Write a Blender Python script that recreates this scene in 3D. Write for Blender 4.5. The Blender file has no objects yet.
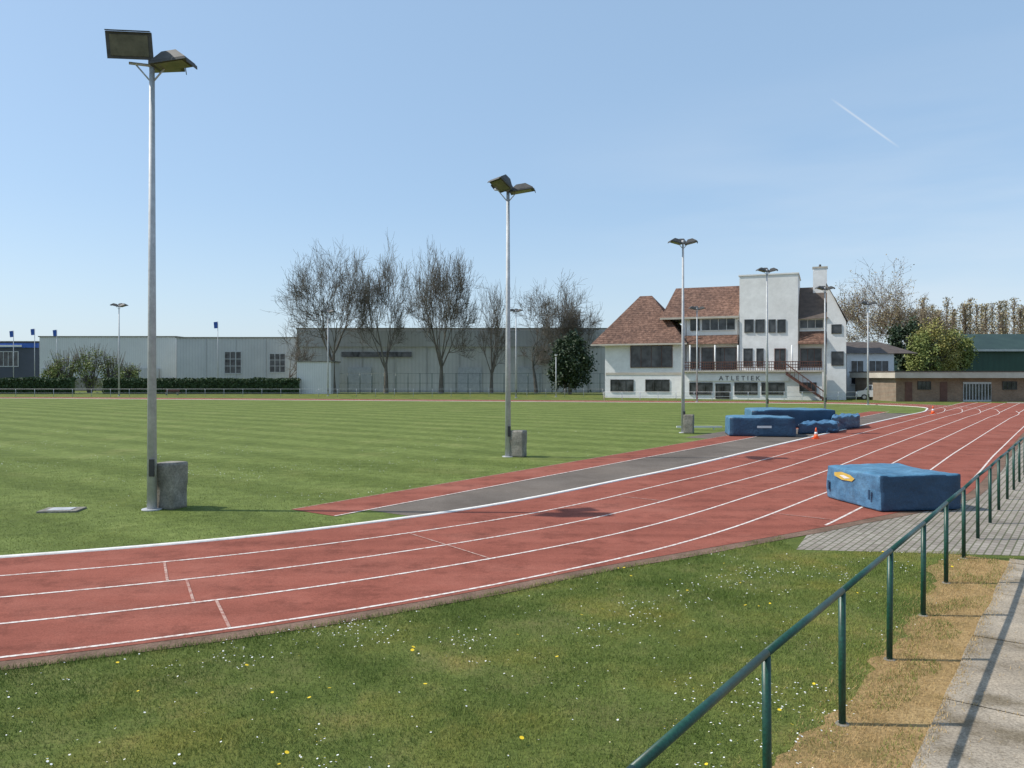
import bpy, bmesh, math, random
import numpy as np
from mathutils import Vector, Quaternion, noise as mnoise
random.seed(7); RNG=np.random.default_rng(11)
scene=bpy.context.scene
CAMH=2.75; F=780.0; HY=376.0
def G(px,py):
    Z=F*CAMH/(py-HY); return ((px-512)/F*Z, Z)
def V(px,py,Z):
    return ((px-512)/F*Z, Z, CAMH-(py-HY)/F*Z)

# ------------------------------------------------------------ materials
MATS={}
def newmat(name):
    m=bpy.data.materials.new(name); m.use_nodes=True; MATS[name]=m
    nt=m.node_tree; return m,nt,nt.nodes,nt.links,nt.nodes['Principled BSDF']
def pos_node(nt):
    return nt.nodes.new('ShaderNodeNewGeometry').outputs['Position']
def noise_n(nt,vec,scale,detail=4,rough=0.6):
    n=nt.nodes.new('ShaderNodeTexNoise'); n.inputs['Scale'].default_value=scale
    n.inputs['Detail'].default_value=detail; n.inputs['Roughness'].default_value=rough
    nt.links.new(vec,n.inputs['Vector']); return n.outputs['Fac']
def ramp(nt,fac,stops):
    r=nt.nodes.new('ShaderNodeValToRGB'); el=r.color_ramp.elements
    while len(el)<len(stops): el.new(0.5)
    for e,(p,c) in zip(el,stops):
        e.position=p; e.color=(c[0],c[1],c[2],1) if not isinstance(c,(int,float)) else (c,c,c,1)
    nt.links.new(fac,r.inputs['Fac']); return r.outputs['Color']
def mixc(nt,fac,a,b,mode='MIX'):
    m=nt.nodes.new('ShaderNodeMix'); m.data_type='RGBA'; m.blend_type=mode
    for sock,val in ((m.inputs[0],fac),(m.inputs[6],a),(m.inputs[7],b)):
        if isinstance(val,(int,float)): sock.default_value=val
        elif isinstance(val,tuple): sock.default_value=(val[0],val[1],val[2],1)
        else: nt.links.new(val,sock)
    return m.outputs[2]
def math_n(nt,op,a,b=None,clamp=False):
    m=nt.nodes.new('ShaderNodeMath'); m.operation=op; m.use_clamp=clamp
    for i,v in enumerate((a,b)):
        if v is None: continue
        if isinstance(v,(int,float)): m.inputs[i].default_value=v
        else: nt.links.new(v,m.inputs[i])
    return m.outputs[0]
def bump_n(nt,h,strength,dist,bsdf):
    b=nt.nodes.new('ShaderNodeBump'); b.inputs['Strength'].default_value=strength
    b.inputs['Distance'].default_value=dist
    nt.links.new(h,b.inputs['Height']); nt.links.new(b.outputs[0],bsdf.inputs['Normal'])
def simple(name,c1,c2,scale=3,rough=0.7,bump=0.0,bscale=40,bdist=0.01,metal=0.0,c3=None,fine=None,spec=0.5,big=None):
    m,nt,N,L,b=newmat(name)
    p=pos_node(nt)
    f=noise_n(nt,p,scale,5,0.65)
    st=[(0.32,c1),(0.68,c2)] if c3 is None else [(0.28,c1),(0.5,c2),(0.72,c3)]
    col=ramp(nt,f,st)
    if fine:
        f2=noise_n(nt,p,fine[0],3,0.7)
        g=ramp(nt,f2,[(0.3,1-fine[1]),(0.7,1+fine[1]*0.3)])
        col=mixc(nt,1.0,col,g,'MULTIPLY')
    if big:
        g=ramp(nt,noise_n(nt,p,big[0],4,0.6),[(0.36,big[1]),(0.5,(1,1,1)),(0.66,big[2])])
        col=mixc(nt,1.0,col,g,'MULTIPLY')
    L.new(col,b.inputs['Base Color']); b.inputs['Roughness'].default_value=rough
    b.inputs['Metallic'].default_value=metal; b.inputs['Specular IOR Level'].default_value=spec
    if bump>0: bump_n(nt,noise_n(nt,p,bscale,4,0.7),bump,bdist,b)
    return m

PB=(0.62,(0.70,0.78,0.70),(1.40,1.15,1.10))
simple('lawn',(0.100,0.125,0.028),(0.145,0.180,0.045),0.9,0.9,0.6,60,0.03,c3=(0.215,0.205,0.075),fine=(28,0.45),spec=0.1,big=PB)
simple('blades',(0.095,0.135,0.028),(0.155,0.205,0.046),5,0.8,c3=(0.25,0.25,0.085),spec=0.12,big=PB)
simple('turf_blades',(0.125,0.165,0.038),(0.175,0.22,0.056),5,0.8,c3=(0.235,0.25,0.085),spec=0.12,big=PB)
simple('straw_blades',(0.36,0.24,0.10),(0.56,0.40,0.19),9,0.8,spec=0.1)
simple('dry_verge_mat',(0.20,0.16,0.06),(0.40,0.265,0.12),2.0,0.95,0.6,50,0.03,c3=(0.50,0.35,0.17),fine=(30,0.45),spec=0.1)
simple('asphalt',(0.150,0.125,0.105),(0.200,0.170,0.145),0.7,0.95,0.5,150,0.006,fine=(60,0.35),spec=0.08,big=(0.25,(0.82,0.82,0.82),(1.12,1.1,1.08)))
simple('concrete',(0.19,0.175,0.145),(0.38,0.35,0.30),3.0,0.9,0.5,50,0.01,fine=(25,0.4),spec=0.2)
simple('path_concrete',(0.31,0.255,0.19),(0.48,0.415,0.33),0.9,0.95,0.6,90,0.008,fine=(45,0.5),spec=0.1,big=(1.8,(0.68,0.66,0.60),(1.10,1.07,1.03)))
simple('kerb_white',(0.70,0.67,0.62),(0.84,0.81,0.77),2.2,0.8,0.3,40,0.005,fine=(14,0.2),spec=0.1)
simple('galv',(0.43,0.44,0.45),(0.56,0.565,0.57),2.0,0.6,metal=0.1,fine=(9,0.2))
simple('flood_body',(0.045,0.045,0.043),(0.09,0.085,0.08),6,0.6)
simple('flood_glass',(0.08,0.073,0.052),(0.16,0.145,0.10),5,0.25)
simple('green_paint',(0.006,0.05,0.032),(0.014,0.078,0.052),5,0.4,0.2,30,0.003,fine=(40,0.4))
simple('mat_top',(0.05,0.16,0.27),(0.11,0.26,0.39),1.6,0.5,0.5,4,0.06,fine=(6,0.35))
simple('mat_shaded',(0.010,0.042,0.09),(0.022,0.068,0.135),1.6,0.5,0.5,4,0.07)  # darker copy of the mat blue, shade painted into the colour
simple('mat_lit',(0.045,0.14,0.26),(0.11,0.25,0.40),1.8,0.45,0.5,5,0.06,fine=(6,0.3))  # paler copy of the mat blue, sunlight painted into the colour
simple('mat_yellow',(0.5,0.33,0.06),(0.65,0.46,0.10),4,0.5)
simple('white_paint',(0.71,0.70,0.68),(0.82,0.815,0.80),0.5,0.8,fine=(1.5,0.10),spec=0.2)
simple('cream',(0.40,0.36,0.30),(0.52,0.48,0.41),0.8,0.8)
simple('wood_brown',(0.09,0.035,0.025),(0.14,0.06,0.04),2,0.6)
simple('dark_trim',(0.03,0.03,0.03),(0.06,0.055,0.05),2,0.6)
simple('roof_dark',(0.06,0.045,0.038),(0.11,0.085,0.07),1.5,0.8)
simple('green_sheet',(0.014,0.035,0.03),(0.026,0.055,0.045),0.5,0.7)
simple('bark',(0.115,0.10,0.08),(0.20,0.18,0.15),1.0,0.95,spec=0.1)
simple('bark_red',(0.18,0.125,0.095),(0.26,0.19,0.145),1.0,0.95,spec=0.1)
simple('ivy_leaf',(0.016,0.034,0.013),(0.038,0.068,0.024),0.9,0.6)
simple('hedge_leaf',(0.028,0.055,0.018),(0.058,0.10,0.033),1.2,0.7)
simple('belt_leaf',(0.10,0.115,0.075),(0.15,0.155,0.11),0.1,0.9)
simple('willow_leaf',(0.15,0.185,0.045),(0.26,0.29,0.08),0.5,0.7)
simple('willow_yellow',(0.20,0.19,0.05),(0.34,0.31,0.09),0.4,0.7)
simple('poplar_bud',(0.25,0.20,0.115),(0.36,0.31,0.18),0.15,0.8)
simple('orange_plastic',(0.75,0.10,0.02),(0.85,0.15,0.03),3,0.5)
simple('tyre',(0.015,0.015,0.015),(0.03,0.03,0.03),5,0.8)
simple('car_white',(0.68,0.68,0.68),(0.74,0.74,0.74),1,0.25)
simple('blue_flag',(0.02,0.08,0.35),(0.04,0.12,0.45),2,0.6)
simple('dark_blue_panel',(0.03,0.04,0.06),(0.05,0.06,0.09),0.3,0.4)
simple('daisy_white',(0.75,0.75,0.72),(0.82,0.82,0.80),30,0.7)
simple('dandelion_yellow',(0.75,0.50,0.01),(0.85,0.62,0.02),30,0.7)
simple('black_letter',(0.02,0.02,0.02),(0.03,0.03,0.03),2,0.5)

m,nt,N,L,b=newmat('window_glass')
p=pos_node(nt); c=ramp(nt,noise_n(nt,p,0.9,2),[(0.35,(0.012,0.014,0.017)),(0.7,(0.09,0.095,0.10))])
L.new(c,b.inputs['Base Color']); b.inputs['Roughness'].default_value=0.08
def tiles(name,a,bb,cc):
    m,nt,N,L,b=newmat(name); p=pos_node(nt)
    n1=ramp(nt,noise_n(nt,p,2.6,4,0.8),[(0.36,a),(0.5,bb),(0.66,cc)])
    n2=ramp(nt,noise_n(nt,p,0.25,3),[(0.3,0.75),(0.7,1.15)])
    L.new(mixc(nt,1.0,n1,n2,'MULTIPLY'),b.inputs['Base Color']); b.inputs['Roughness'].default_value=0.85
    w=N.new('ShaderNodeTexWave'); w.bands_direction='Z'; w.inputs['Scale'].default_value=1.2; w.inputs['Distortion'].default_value=0.4
    L.new(p,w.inputs['Vector']); bump_n(nt,w.outputs['Fac'],0.7,0.08,b)
tiles('roof_tile',(0.070,0.036,0.025),(0.155,0.080,0.053),(0.27,0.155,0.11))
def cladding(name,c1,c2,scale=1.0,axis='X',dist=0.04):
    m,nt,N,L,b=newmat(name); p=pos_node(nt)
    w=N.new('ShaderNodeTexWave'); w.bands_direction=axis; w.inputs['Scale'].default_value=scale
    L.new(p,w.inputs['Vector'])
    c=ramp(nt,noise_n(nt,p,0.12,5,0.7),[(0.35,c1),(0.65,c2)])
    c=mixc(nt,0.25,c,ramp(nt,w.outputs['Fac'],[(0.0,0.65),(0.5,1.0)]),'MULTIPLY')
    L.new(c,b.inputs['Base Color']); b.inputs['Roughness'].default_value=0.6
    bump_n(nt,w.outputs['Fac'],0.4,dist,b)
cladding('clad_light',(0.60,0.59,0.57),(0.70,0.69,0.67),0.9)
cladding('clad_grey',(0.44,0.44,0.44),(0.54,0.54,0.535),0.6)
cladding('clad_beige',(0.50,0.485,0.455),(0.61,0.595,0.56),0.5)
cladding('clad_band',(0.40,0.39,0.375),(0.48,0.47,0.45),0.5)
cladding('clad_green',(0.016,0.05,0.038),(0.026,0.075,0.058),0.4,'X')
def bricks(name,c1,c2,mort,scale,bw,bh,ms,rot=None,bump=0.4):
    m,nt,N,L,b=newmat(name); p=pos_node(nt)
    mp=N.new('ShaderNodeMapping'); L.new(p,mp.inputs['Vector'])
    if rot: mp.inputs['Rotation'].default_value=rot
    t=N.new('ShaderNodeTexBrick'); L.new(mp.outputs[0],t.inputs['Vector'])
    t.inputs['Scale'].default_value=scale; t.inputs['Brick Width'].default_value=bw; t.inputs['Row Height'].default_value=bh
    t.inputs['Mortar Size'].default_value=ms
    t.inputs['Color1'].default_value=(*c1,1); t.inputs['Color2'].default_value=(*c2,1); t.inputs['Mortar'].default_value=(*mort,1)
    n2=ramp(nt,noise_n(nt,p,0.8,5,0.7),[(0.3,0.7),(0.7,1.15)])
    L.new(mixc(nt,1.0,t.outputs['Color'],n2,'MULTIPLY'),b.inputs['Base Color']); b.inputs['Roughness'].default_value=0.9
    b.inputs['Specular IOR Level'].default_value=0.15
    bump_n(nt,t.outputs['Fac'],-bump,0.01,b)
bricks('brick_wall',(0.22,0.115,0.07),(0.30,0.17,0.11),(0.28,0.25,0.2),1,0.22,0.07,0.012,rot=(math.radians(90),0,0))
bricks('paver',(0.27,0.23,0.195),(0.35,0.31,0.265),(0.13,0.13,0.08),1,0.22,0.11,0.012,rot=(0,0,math.radians(-53)))
m,nt,N,L,b=newmat('tartan'); p=pos_node(nt)
big=ramp(nt,noise_n(nt,p,0.35,6,0.7),[(0.3,(0.250,0.080,0.056)),(0.5,(0.300,0.099,0.070)),(0.72,(0.350,0.130,0.095))])
sp=ramp(nt,noise_n(nt,p,55,3,0.8),[(0.3,0.70),(0.65,1.12)])
st=ramp(nt,noise_n(nt,p,1.3,7,0.78),[(0.34,0.66),(0.50,1.0)])
mp=N.new('ShaderNodeMapping'); L.new(p,mp.inputs['Vector']); mp.inputs['Rotation'].default_value=(0,0,math.radians(-40)); mp.inputs['Scale'].default_value=(0.18,2.2,1)
sk=ramp(nt,noise_n(nt,mp.outputs[0],1.0,4,0.6),[(0.35,0.86),(0.6,1.04)])
c=mixc(nt,1.0,mixc(nt,1.0,mixc(nt,1.0,big,sp,'MULTIPLY'),st,'MULTIPLY'),sk,'MULTIPLY')
L.new(c,b.inputs['Base Color']); b.inputs['Roughness'].default_value=0.95; b.inputs['Specular IOR Level'].default_value=0.08
bump_n(nt,noise_n(nt,p,180,2,0.7),0.5,0.004,b)
simple('track_border',(0.15,0.10,0.07),(0.27,0.175,0.13),1.5,0.95,0.5,80,0.01,fine=(30,0.4),spec=0.1)
def paint(name,base,lo,hi,col=(0.76,0.72,0.67)):
    m,nt,N,L,b=newmat(name); p=pos_node(nt)
    w=ramp(nt,noise_n(nt,p,14,6,0.8),[(lo,0.0),(hi,1.0)])
    L.new(mixc(nt,w,base,col),b.inputs['Base Color']); b.inputs['Roughness'].default_value=0.85; b.inputs['Specular IOR Level'].default_value=0.15
paint('line_paint',(0.45,0.26,0.21),0.38,0.56)
paint('faint_paint',(0.33,0.13,0.10),0.42,0.60,(0.50,0.36,0.30))
e_dir=(0.588,0.809)
m,nt,N,L,b=newmat('infield_turf_mat'); p=pos_node(nt)
d=N.new('ShaderNodeVectorMath'); d.operation='DOT_PRODUCT'; L.new(p,d.inputs[0]); d.inputs[1].default_value=(e_dir[0],e_dir[1],0)
wob=math_n(nt,'MULTIPLY',noise_n(nt,p,0.25,3),1.4)
ph=math_n(nt,'MULTIPLY',math_n(nt,'ADD',d.outputs['Value'],wob),2*math.pi/2.6)
s=math_n(nt,'SINE',ph)
s=math_n(nt,'ADD',math_n(nt,'MULTIPLY',s,1.1),0.5,clamp=True)
ba=ramp(nt,noise_n(nt,p,0.30,6,0.7),[(0.3,(0.130,0.168,0.042)),(0.55,(0.165,0.208,0.054)),(0.75,(0.22,0.235,0.078))])
fine=ramp(nt,noise_n(nt,p,24,4,0.8),[(0.3,0.62),(0.7,1.15)])
mid=ramp(nt,noise_n(nt,p,2.4,6,0.8),[(0.34,0.74),(0.66,1.16)])
ba=mixc(nt,1.0,mixc(nt,1.0,ba,fine,'MULTIPLY'),mid,'MULTIPLY')
c=mixc(nt,1.0,ba,mixc(nt,s,(0.89,0.90,0.88),(1.12,1.11,1.17)),'MULTIPLY')
L.new(c,b.inputs['Base Color']); b.inputs['Roughness'].default_value=0.9; b.inputs['Specular IOR Level'].default_value=0.1
bump_n(nt,noise_n(nt,p,50,4,0.8),0.5,0.03,b)

# ------------------------------------------------------------ mesh tools
def link(o): scene.collection.objects.link(o); return o
def empty(name,loc=(0,0,0),rz=0):
    o=bpy.data.objects.new(name,None); o.location=loc; o.rotation_euler=(0,0,rz); o.empty_display_size=0.5; return link(o)
def fastmesh(name,v,f,mats,parent=None):
    me=bpy.data.meshes.new(name); v=np.asarray(v,dtype=np.float32); f=np.asarray(f,dtype=np.int32)
    me.vertices.add(len(v)); me.vertices.foreach_set('co',v.ravel())
    n,k=f.shape; me.loops.add(n*k); me.loops.foreach_set('vertex_index',f.ravel())
    me.polygons.add(n); me.polygons.foreach_set('loop_start',np.arange(0,n*k,k,dtype=np.int32))
    for mm in mats: me.materials.append(MATS[mm])
    me.update(calc_edges=True); me.validate()
    o=link(bpy.data.objects.new(name,me))
    if parent: o.parent=parent
    return o
class MB:
    def __init__(s): s.v=[]; s.f=[]; s.m=[]; s.sm=[]
    def poly(s,pts,m,sm=False):
        i=len(s.v); s.v+= [tuple(q) for q in pts]; s.f.append(tuple(range(i,i+len(pts)))); s.m.append(m); s.sm.append(sm)
    def hexa(s,c,m):
        i=len(s.v); s.v+=[tuple(q) for q in c]
        for q in ((3,2,1,0),(4,5,6,7),(0,1,5,4),(1,2,6,5),(2,3,7,6),(3,0,4,7)):
            s.f.append(tuple(i+k for k in q)); s.m.append(m); s.sm.append(False)
    def box(s,x0,x1,y0,y1,z0,z1,m):
        x0,x1=min(x0,x1),max(x0,x1); y0,y1=min(y0,y1),max(y0,y1); z0,z1=min(z0,z1),max(z0,z1)
        s.hexa([(x0,y0,z0),(x1,y0,z0),(x1,y1,z0),(x0,y1,z0),(x0,y0,z1),(x1,y0,z1),(x1,y1,z1),(x0,y1,z1)],m)
    def cyl(s,p0,p1,r0,r1,n,m,cap=True):
        p0=Vector(p0); p1=Vector(p1); d=(p1-p0).normalized()
        a=d.orthogonal().normalized(); c=d.cross(a); i=len(s.v)
        for p,r in ((p0,r0),(p1,r1)):
            for k in range(n):
                t=2*math.pi*k/n; s.v.append(tuple(p+(a*math.cos(t)+c*math.sin(t))*r))
        for k in range(n):
            s.f.append((i+k,i+(k+1)%n,i+n+(k+1)%n,i+n+k)); s.m.append(m); s.sm.append(True)
        if cap:
            s.f.append(tuple(i+k for k in reversed(range(n)))); s.m.append(m); s.sm.append(False)
            s.f.append(tuple(i+n+k for k in range(n))); s.m.append(m); s.sm.append(False)
    def obj(s,name,parent=None):
        me=bpy.data.meshes.new(name); me.from_pydata(s.v,[],s.f)
        names=[]
        for q in s.m:
            if q not in names: names.append(q)
        for q in names: me.materials.append(MATS[q])
        for pl,q,sm in zip(me.polygons,s.m,s.sm): pl.material_index=names.index(q); pl.use_smooth=sm
        me.update(); o=link(bpy.data.objects.new(name,me))
        if parent: o.parent=parent
        return o

def catmull(pts,n=12):
    P=np.array(pts,float); out=[]; N_=len(P)
    for i in range(N_):
        a,b_,c_,d_=P[(i-1)%N_],P[i],P[(i+1)%N_],P[(i+2)%N_]
        l0=np.linalg.norm(b_-a)+1e-9; l1=np.linalg.norm(c_-b_); l2=np.linalg.norm(d_-c_)+1e-9
        m1=((b_-a)/l0*l1/(l0+l1)+(c_-b_)/l1*l0/(l0+l1))*l1
        m2=((c_-b_)/l1*l2/(l1+l2)+(d_-c_)/l2*l1/(l1+l2))*l1
        for k in range(n):
            t=k/n
            out.append((2*t**3-3*t**2+1)*b_+(t**3-2*t**2+t)*m1+(-2*t**3+3*t**2)*c_+(t**3-t**2)*m2)
    return np.array(out)
def ribbon(name,A,B,z,mat,closed=False,parent=None):
    n=len(A); v=[]
    for a,b_ in zip(A,B): v+=[(a[0],a[1],z),(b_[0],b_[1],z)]
    f=[]
    for i in range(n if closed else n-1):
        j=(i+1)%n; f.append((2*i+1,2*j+1,2*j,2*i))
    return fastmesh(name,v,f,[mat],parent=parent)
def sheet(name,pts,z,mat,parent=None):
    mb=MB(); mb.poly([(a,b_,z) for a,b_ in pts],mat); return mb.obj(name,parent)

# ------------------------------------------------------------ ground
sheet('ground',[(-1500,-300),(1500,-300),(1500,2500),(-1500,2500)],0.0,'lawn')
kp=[(-66,95),(-80,88),(-88,70),(-80,45),(-62,26),(-40,14.5),(-22,10.4),(-13,10.3),(-7.69,11.72),(-5.11,12.85),(-1.61,15.32),(3.48,21.2),(11.2,31.8),(18.5,41.9),(27,53.6),(33,62),(36,69),(34,75),(27,78.5),(12,81.5),(-10,85.5),(-38,91)]
K=catmull(kp,14)
T=np.roll(K,-1,0)-np.roll(K,1,0); T/=np.linalg.norm(T,axis=1)[:,None]
OUT=np.stack([T[:,1],-T[:,0]],1)
nK=len(K)
def smooth(x,a,b_):
    t=np.clip((x-a)/(b_-a),0,1); return t*t*(3-2*t)
Wd=4.95+ (smooth(K[:,0],-2.5,5.0)*(1-smooth(K[:,1],60,68)))*2.55
track=empty('running_track')
BW=0.26+0.04*np.array([mnoise.noise(Vector((q[0]*1.1,q[1]*1.1,4))) for q in K])
ribbon('border',K,K+OUT*(Wd+BW)[:,None],0.008,'track_border',True,track)
ribbon('surface',K,K+OUT*Wd[:,None],0.012,'tartan',True,track)
LW=1.21
def line_at(off,name,mask=None,w=0.05,mat='line_paint'):
    A=K+OUT*(off-w/2); B=K+OUT*(off+w/2)
    if mask is None: ribbon(name,A,B,0.016,mat,True,track); return
    idx=np.where(mask)[0]
    if len(idx)<2: return
    ribbon(name,A[idx],B[idx],0.016,mat,False,track)
for k in range(1,5): line_at(k*LW,'lane_line')
seg=np.arange(nK); i0=14*8; i1=14*16
for k in (5,6):
    msk=(seg>i0)&(seg<i1)&(Wd>k*LW+0.05)
    line_at(k*LW,'lane_line',msk)
def tmark(px,py,lane,w=0.035,frac=1.0):
    g=np.array(G(px,py)); i=np.argmin(np.linalg.norm(K+OUT*((lane+0.5)*LW)-g,axis=1))
    a=K[i]+OUT[i]*(lane*LW+0.03); b_=K[i]+OUT[i]*((lane+frac)*LW-0.03); t=T[i]*w/2
    sheet('stagger_mark',[a-t,a+t,b_+t,b_-t][::-1],0.020,'faint_paint',track)
for px,py,l in ((165,563,1),(190,586,2),(215,618,3),(450,545,1),(515,567,2),(700,508,1),(800,515,4)): tmark(px,py,l)
A=K+OUT*(-0.13); B=K+OUT*0.0; C_in=K+OUT*(-0.012)
v=[];f=[]
for a,b_,cc in zip(A,B,C_in): v+=[(a[0],a[1],0),(a[0],a[1],0.030),(cc[0],cc[1],0.030),(b_[0],b_[1],0.0)]
for i in range(nK):
    j=(i+1)%nK
    for q in range(3): f.append((4*i+q,4*i+q+1,4*j+q+1,4*j+q))
fastmesh('kerb',v,f,['kerb_white'],parent=track)
sheet('infield_grass',[tuple(q) for q in K],0.004,'infield_turf_mat')
O=np.array([3.48,21.2]); E=np.array([0.588,0.809]); NI=np.array([-0.809,0.588])
def S(u,v): return tuple(O+E*u+NI*v)
ch=[S(u,0.0) for u in (30,50,62,74)]; co=[S(u,-7.5) for u in (30,50,62,74)]
chute=empty('sprint_chute')
ribbon('surface',ch,co,0.009,'tartan',False,chute)
for k in range(0,7):
    ribbon('lane_line',[S(50,-k*LW+0.03),S(74,-k*LW+0.03)],[S(50,-k*LW-0.03),S(74,-k*LW-0.03)],0.018,'line_paint',False,chute)
rw=empty('jump_runway')
idx=[i for i in range(nK) if (i>14*8 and i<14*15)]
kk=[K[i]-OUT[i]*0.13 for i in idx]
sel=[q for q in kk if -8.3<(q-O)@E<44]
ribbon('asphalt',[S((q-O)@E,2.15) for q in sel],sel,0.008,'asphalt',False,rw)
us=np.linspace(-8.9,46,40)
ribbon('red_strip',[S(u,3.45) for u in us],[S(u,2.15) for u in us],0.012,'tartan',False,rw)
ribbon('white_edge',[S(u,2.145) for u in us],[S(u,2.095) for u in us],0.016,'line_paint',False,rw)
ribbon('white_edge',[S(u,3.44) for u in us],[S(u,3.40) for u in us],0.016,'faint_paint',False,rw)
sheet('asphalt_pad',[S(13.5,3.2),S(13.5,4.6),S(30,4.6),S(30,3.2)][::-1],0.006,'asphalt',rw)
sheet('brick_paving',[(4.5,12.35),(8.0,11.9),(22,11.4),(60,50),(70,82),(52,82),(26,40),(14,26),(8,19)],0.003,'paver')
R0=np.array([2.61,6.15]); RE=np.array([0.6,0.8]); RN=np.array([0.8,-0.6])
def RR(u,v): return tuple(R0+RE*u+RN*v)
pth=empty('concrete_path')
u0=-9.0
while u0<7.2:
    for a,b_ in ((0.56,1.72),(1.728,2.9)):
        ue=min(u0+1.985,7.3)
        dz=random.uniform(0,0.005); j=lambda: random.uniform(-.02,.02)
        mb=MB(); n_=8; e0=[RR(u0+(ue-u0)*k/n_,a+(0.03*mnoise.noise(Vector((u0+(ue-u0)*k/n_*1.0+u0,a*5,3))) if a<1 else 0)) for k in range(n_+1)]
        top=[(x,y,0.020+dz) for x,y in ([RR(u0,b_)]+[RR(ue,b_)]+e0[::-1])]
        mb.poly(top,'path_concrete')
        for k in range(n_):
            (xa,ya),(xb,yb)=e0[k],e0[k+1]; mb.poly([(xa,ya,0),(xa,ya,.02+dz),(xb,yb,.02+dz),(xb,yb,0)],'path_concrete')
        mb.obj('slab',pth)
    u0+=2.0
sheet('joint_bed',[RR(-9,0.60),RR(-9,2.95),RR(7.35,2.95),RR(7.35,0.60)],0.012,'dry_verge_mat',pth)
L_=[];R_=[]
for u in np.linspace(-9,7.2,110):
    L_.append(RR(u,-0.14+0.25*mnoise.noise(Vector((u*0.9,3,0)))+0.12*mnoise.noise(Vector((u*4,3,7)))+ 0.10*math.sin(u*0.7)))
    R_.append(RR(u,0.62))
ribbon('dry_verge',L_,R_,0.005,'dry_verge_mat')

# ------------------------------------------------------------ grass blades, flowers
def blades(name,P,hmin,hmax,w,mat,z=0.0,parent=None):
    n=len(P); a=RNG.uniform(0,2*np.pi,n); h=RNG.uniform(hmin,hmax,n); lean=RNG.uniform(0.1,1.1,n)*h; la=RNG.uniform(0,2*np.pi,n)
    dx=np.cos(a)*w/2; dy=np.sin(a)*w/2; zz_=np.full(n,z)
    v=np.zeros((n,3,3)); v[:,0]=np.stack([P[:,0]-dx,P[:,1]-dy,zz_],1); v[:,1]=np.stack([P[:,0]+dx,P[:,1]+dy,zz_],1)
    v[:,2]=np.stack([P[:,0]+np.cos(la)*lean,P[:,1]+np.sin(la)*lean,h+z],1)
    return fastmesh(name,v.reshape(-1,3),np.arange(n*3).reshape(n,3),[mat],parent=parent)
outer=K+OUT*(Wd+0.28)[:,None]
nearidx=[i for i in range(14*5,14*13)]
ox=outer[nearidx]; oo=ox[np.argsort(ox[:,0])]
kx_=K[nearidx]; kx_=kx_[np.argsort(kx_[:,0])]
def outer_y(x): return np.interp(x,oo[:,0],oo[:,1])
def fore_points(n):
    Z=np.sqrt(RNG.uniform(3.2**2,13.0**2,n)); X=Z*RNG.uniform(-0.72,0.72,n)
    rv=(X-R0[0])*RN[0]+(Z-R0[1])*RN[1]
    ok=(Z<outer_y(X)-0.02)&(rv<-0.05+0.1*np.sin(X*3)+RNG.normal(0,.08,n))&~((X>4.5)&(Z>12.2))
    return np.stack([X[ok],Z[ok]],1)
P=fore_points(600000)
nz=np.sin(P[:,0]*2.1+np.sin(P[:,1]*1.7)*1.3)*np.sin(P[:,1]*2.6+np.cos(P[:,0]*1.3)*1.5)
P=P[RNG.uniform(0,1,len(P))<0.72+0.35*nz]
half_=int(len(P)*.62)
blades('lawn_grass',P[:half_],0.010,0.032,0.005,'blades'); blades('lawn_grass',P[half_:],0.015,0.048,0.005,'turf_blades')
Z=RNG.uniform(11,26,160000); X=Z*RNG.uniform(-0.70,0.25,160000)
ky=np.interp(X,kx_[:,0],kx_[:,1])
us_=(X-O[0])*E[0]+(Z-O[1])*E[1]; vs_=(X-O[0])*NI[0]+(Z-O[1])*NI[1]
ok=(Z>ky+0.2)&~((us_>-9.0)&(vs_<3.5))
blades('infield_turf',np.stack([X[ok],Z[ok]],1),0.01,0.032,0.008,'turf_blades')
n=26000; u=RNG.uniform(-6,7.2,n); vv=RNG.normal(0.18,0.22,n); okk=vv<0.60
PX=np.array([RR(a,b_) for a,b_ in zip(u[okk],vv[okk])])
blades('straw_grass',PX,0.01,0.045,0.005,'straw_blades')
n=14000; u=RNG.uniform(-6,7.2,n); vv=RNG.normal(0.25,0.22,n); cl=np.array([mnoise.noise(Vector((a*1.5,b_*3,2))) for a,b_ in zip(u,vv)]); okk=(cl>0.08)&(vv<0.62)
PX=np.array([RR(a,b_) for a,b_ in zip(u[okk],vv[okk])])
blades('verge_tufts',PX,0.02,0.055,0.006,'blades')
Q=[]
for k in range(9):
    uj=-9+2.0*k
    for _ in range(140): Q.append(RR(uj-0.008+random.gauss(0,.014),random.uniform(.5,2.9)))
for _ in range(3500): Q.append(RR(random.uniform(-6,7.3),0.56+abs(random.gauss(0,.06))))
for _ in range(900): Q.append(RR(random.uniform(-6,7.3),1.724+random.gauss(0,.015)))
for _ in range(1500): Q.append(RR(random.uniform(-6,7.3),random.uniform(.55,2.9)))
blades('path_weeds',np.array(Q),0.008,0.035,0.006,'straw_blades',0.018)
n=12000; i=RNG.integers(14*7,14*12,n); off=(Wd[i]+0.21+np.abs(RNG.normal(0,0.08,n))); tt=RNG.uniform(-.5,.5,n)
PE=K[i]+OUT[i]*off[:,None]+T[i]*tt[:,None]; PE=PE[(PE[:,0]<4.6)]
blades('edge_grass',PE,0.02,0.07,0.006,'blades')
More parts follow.
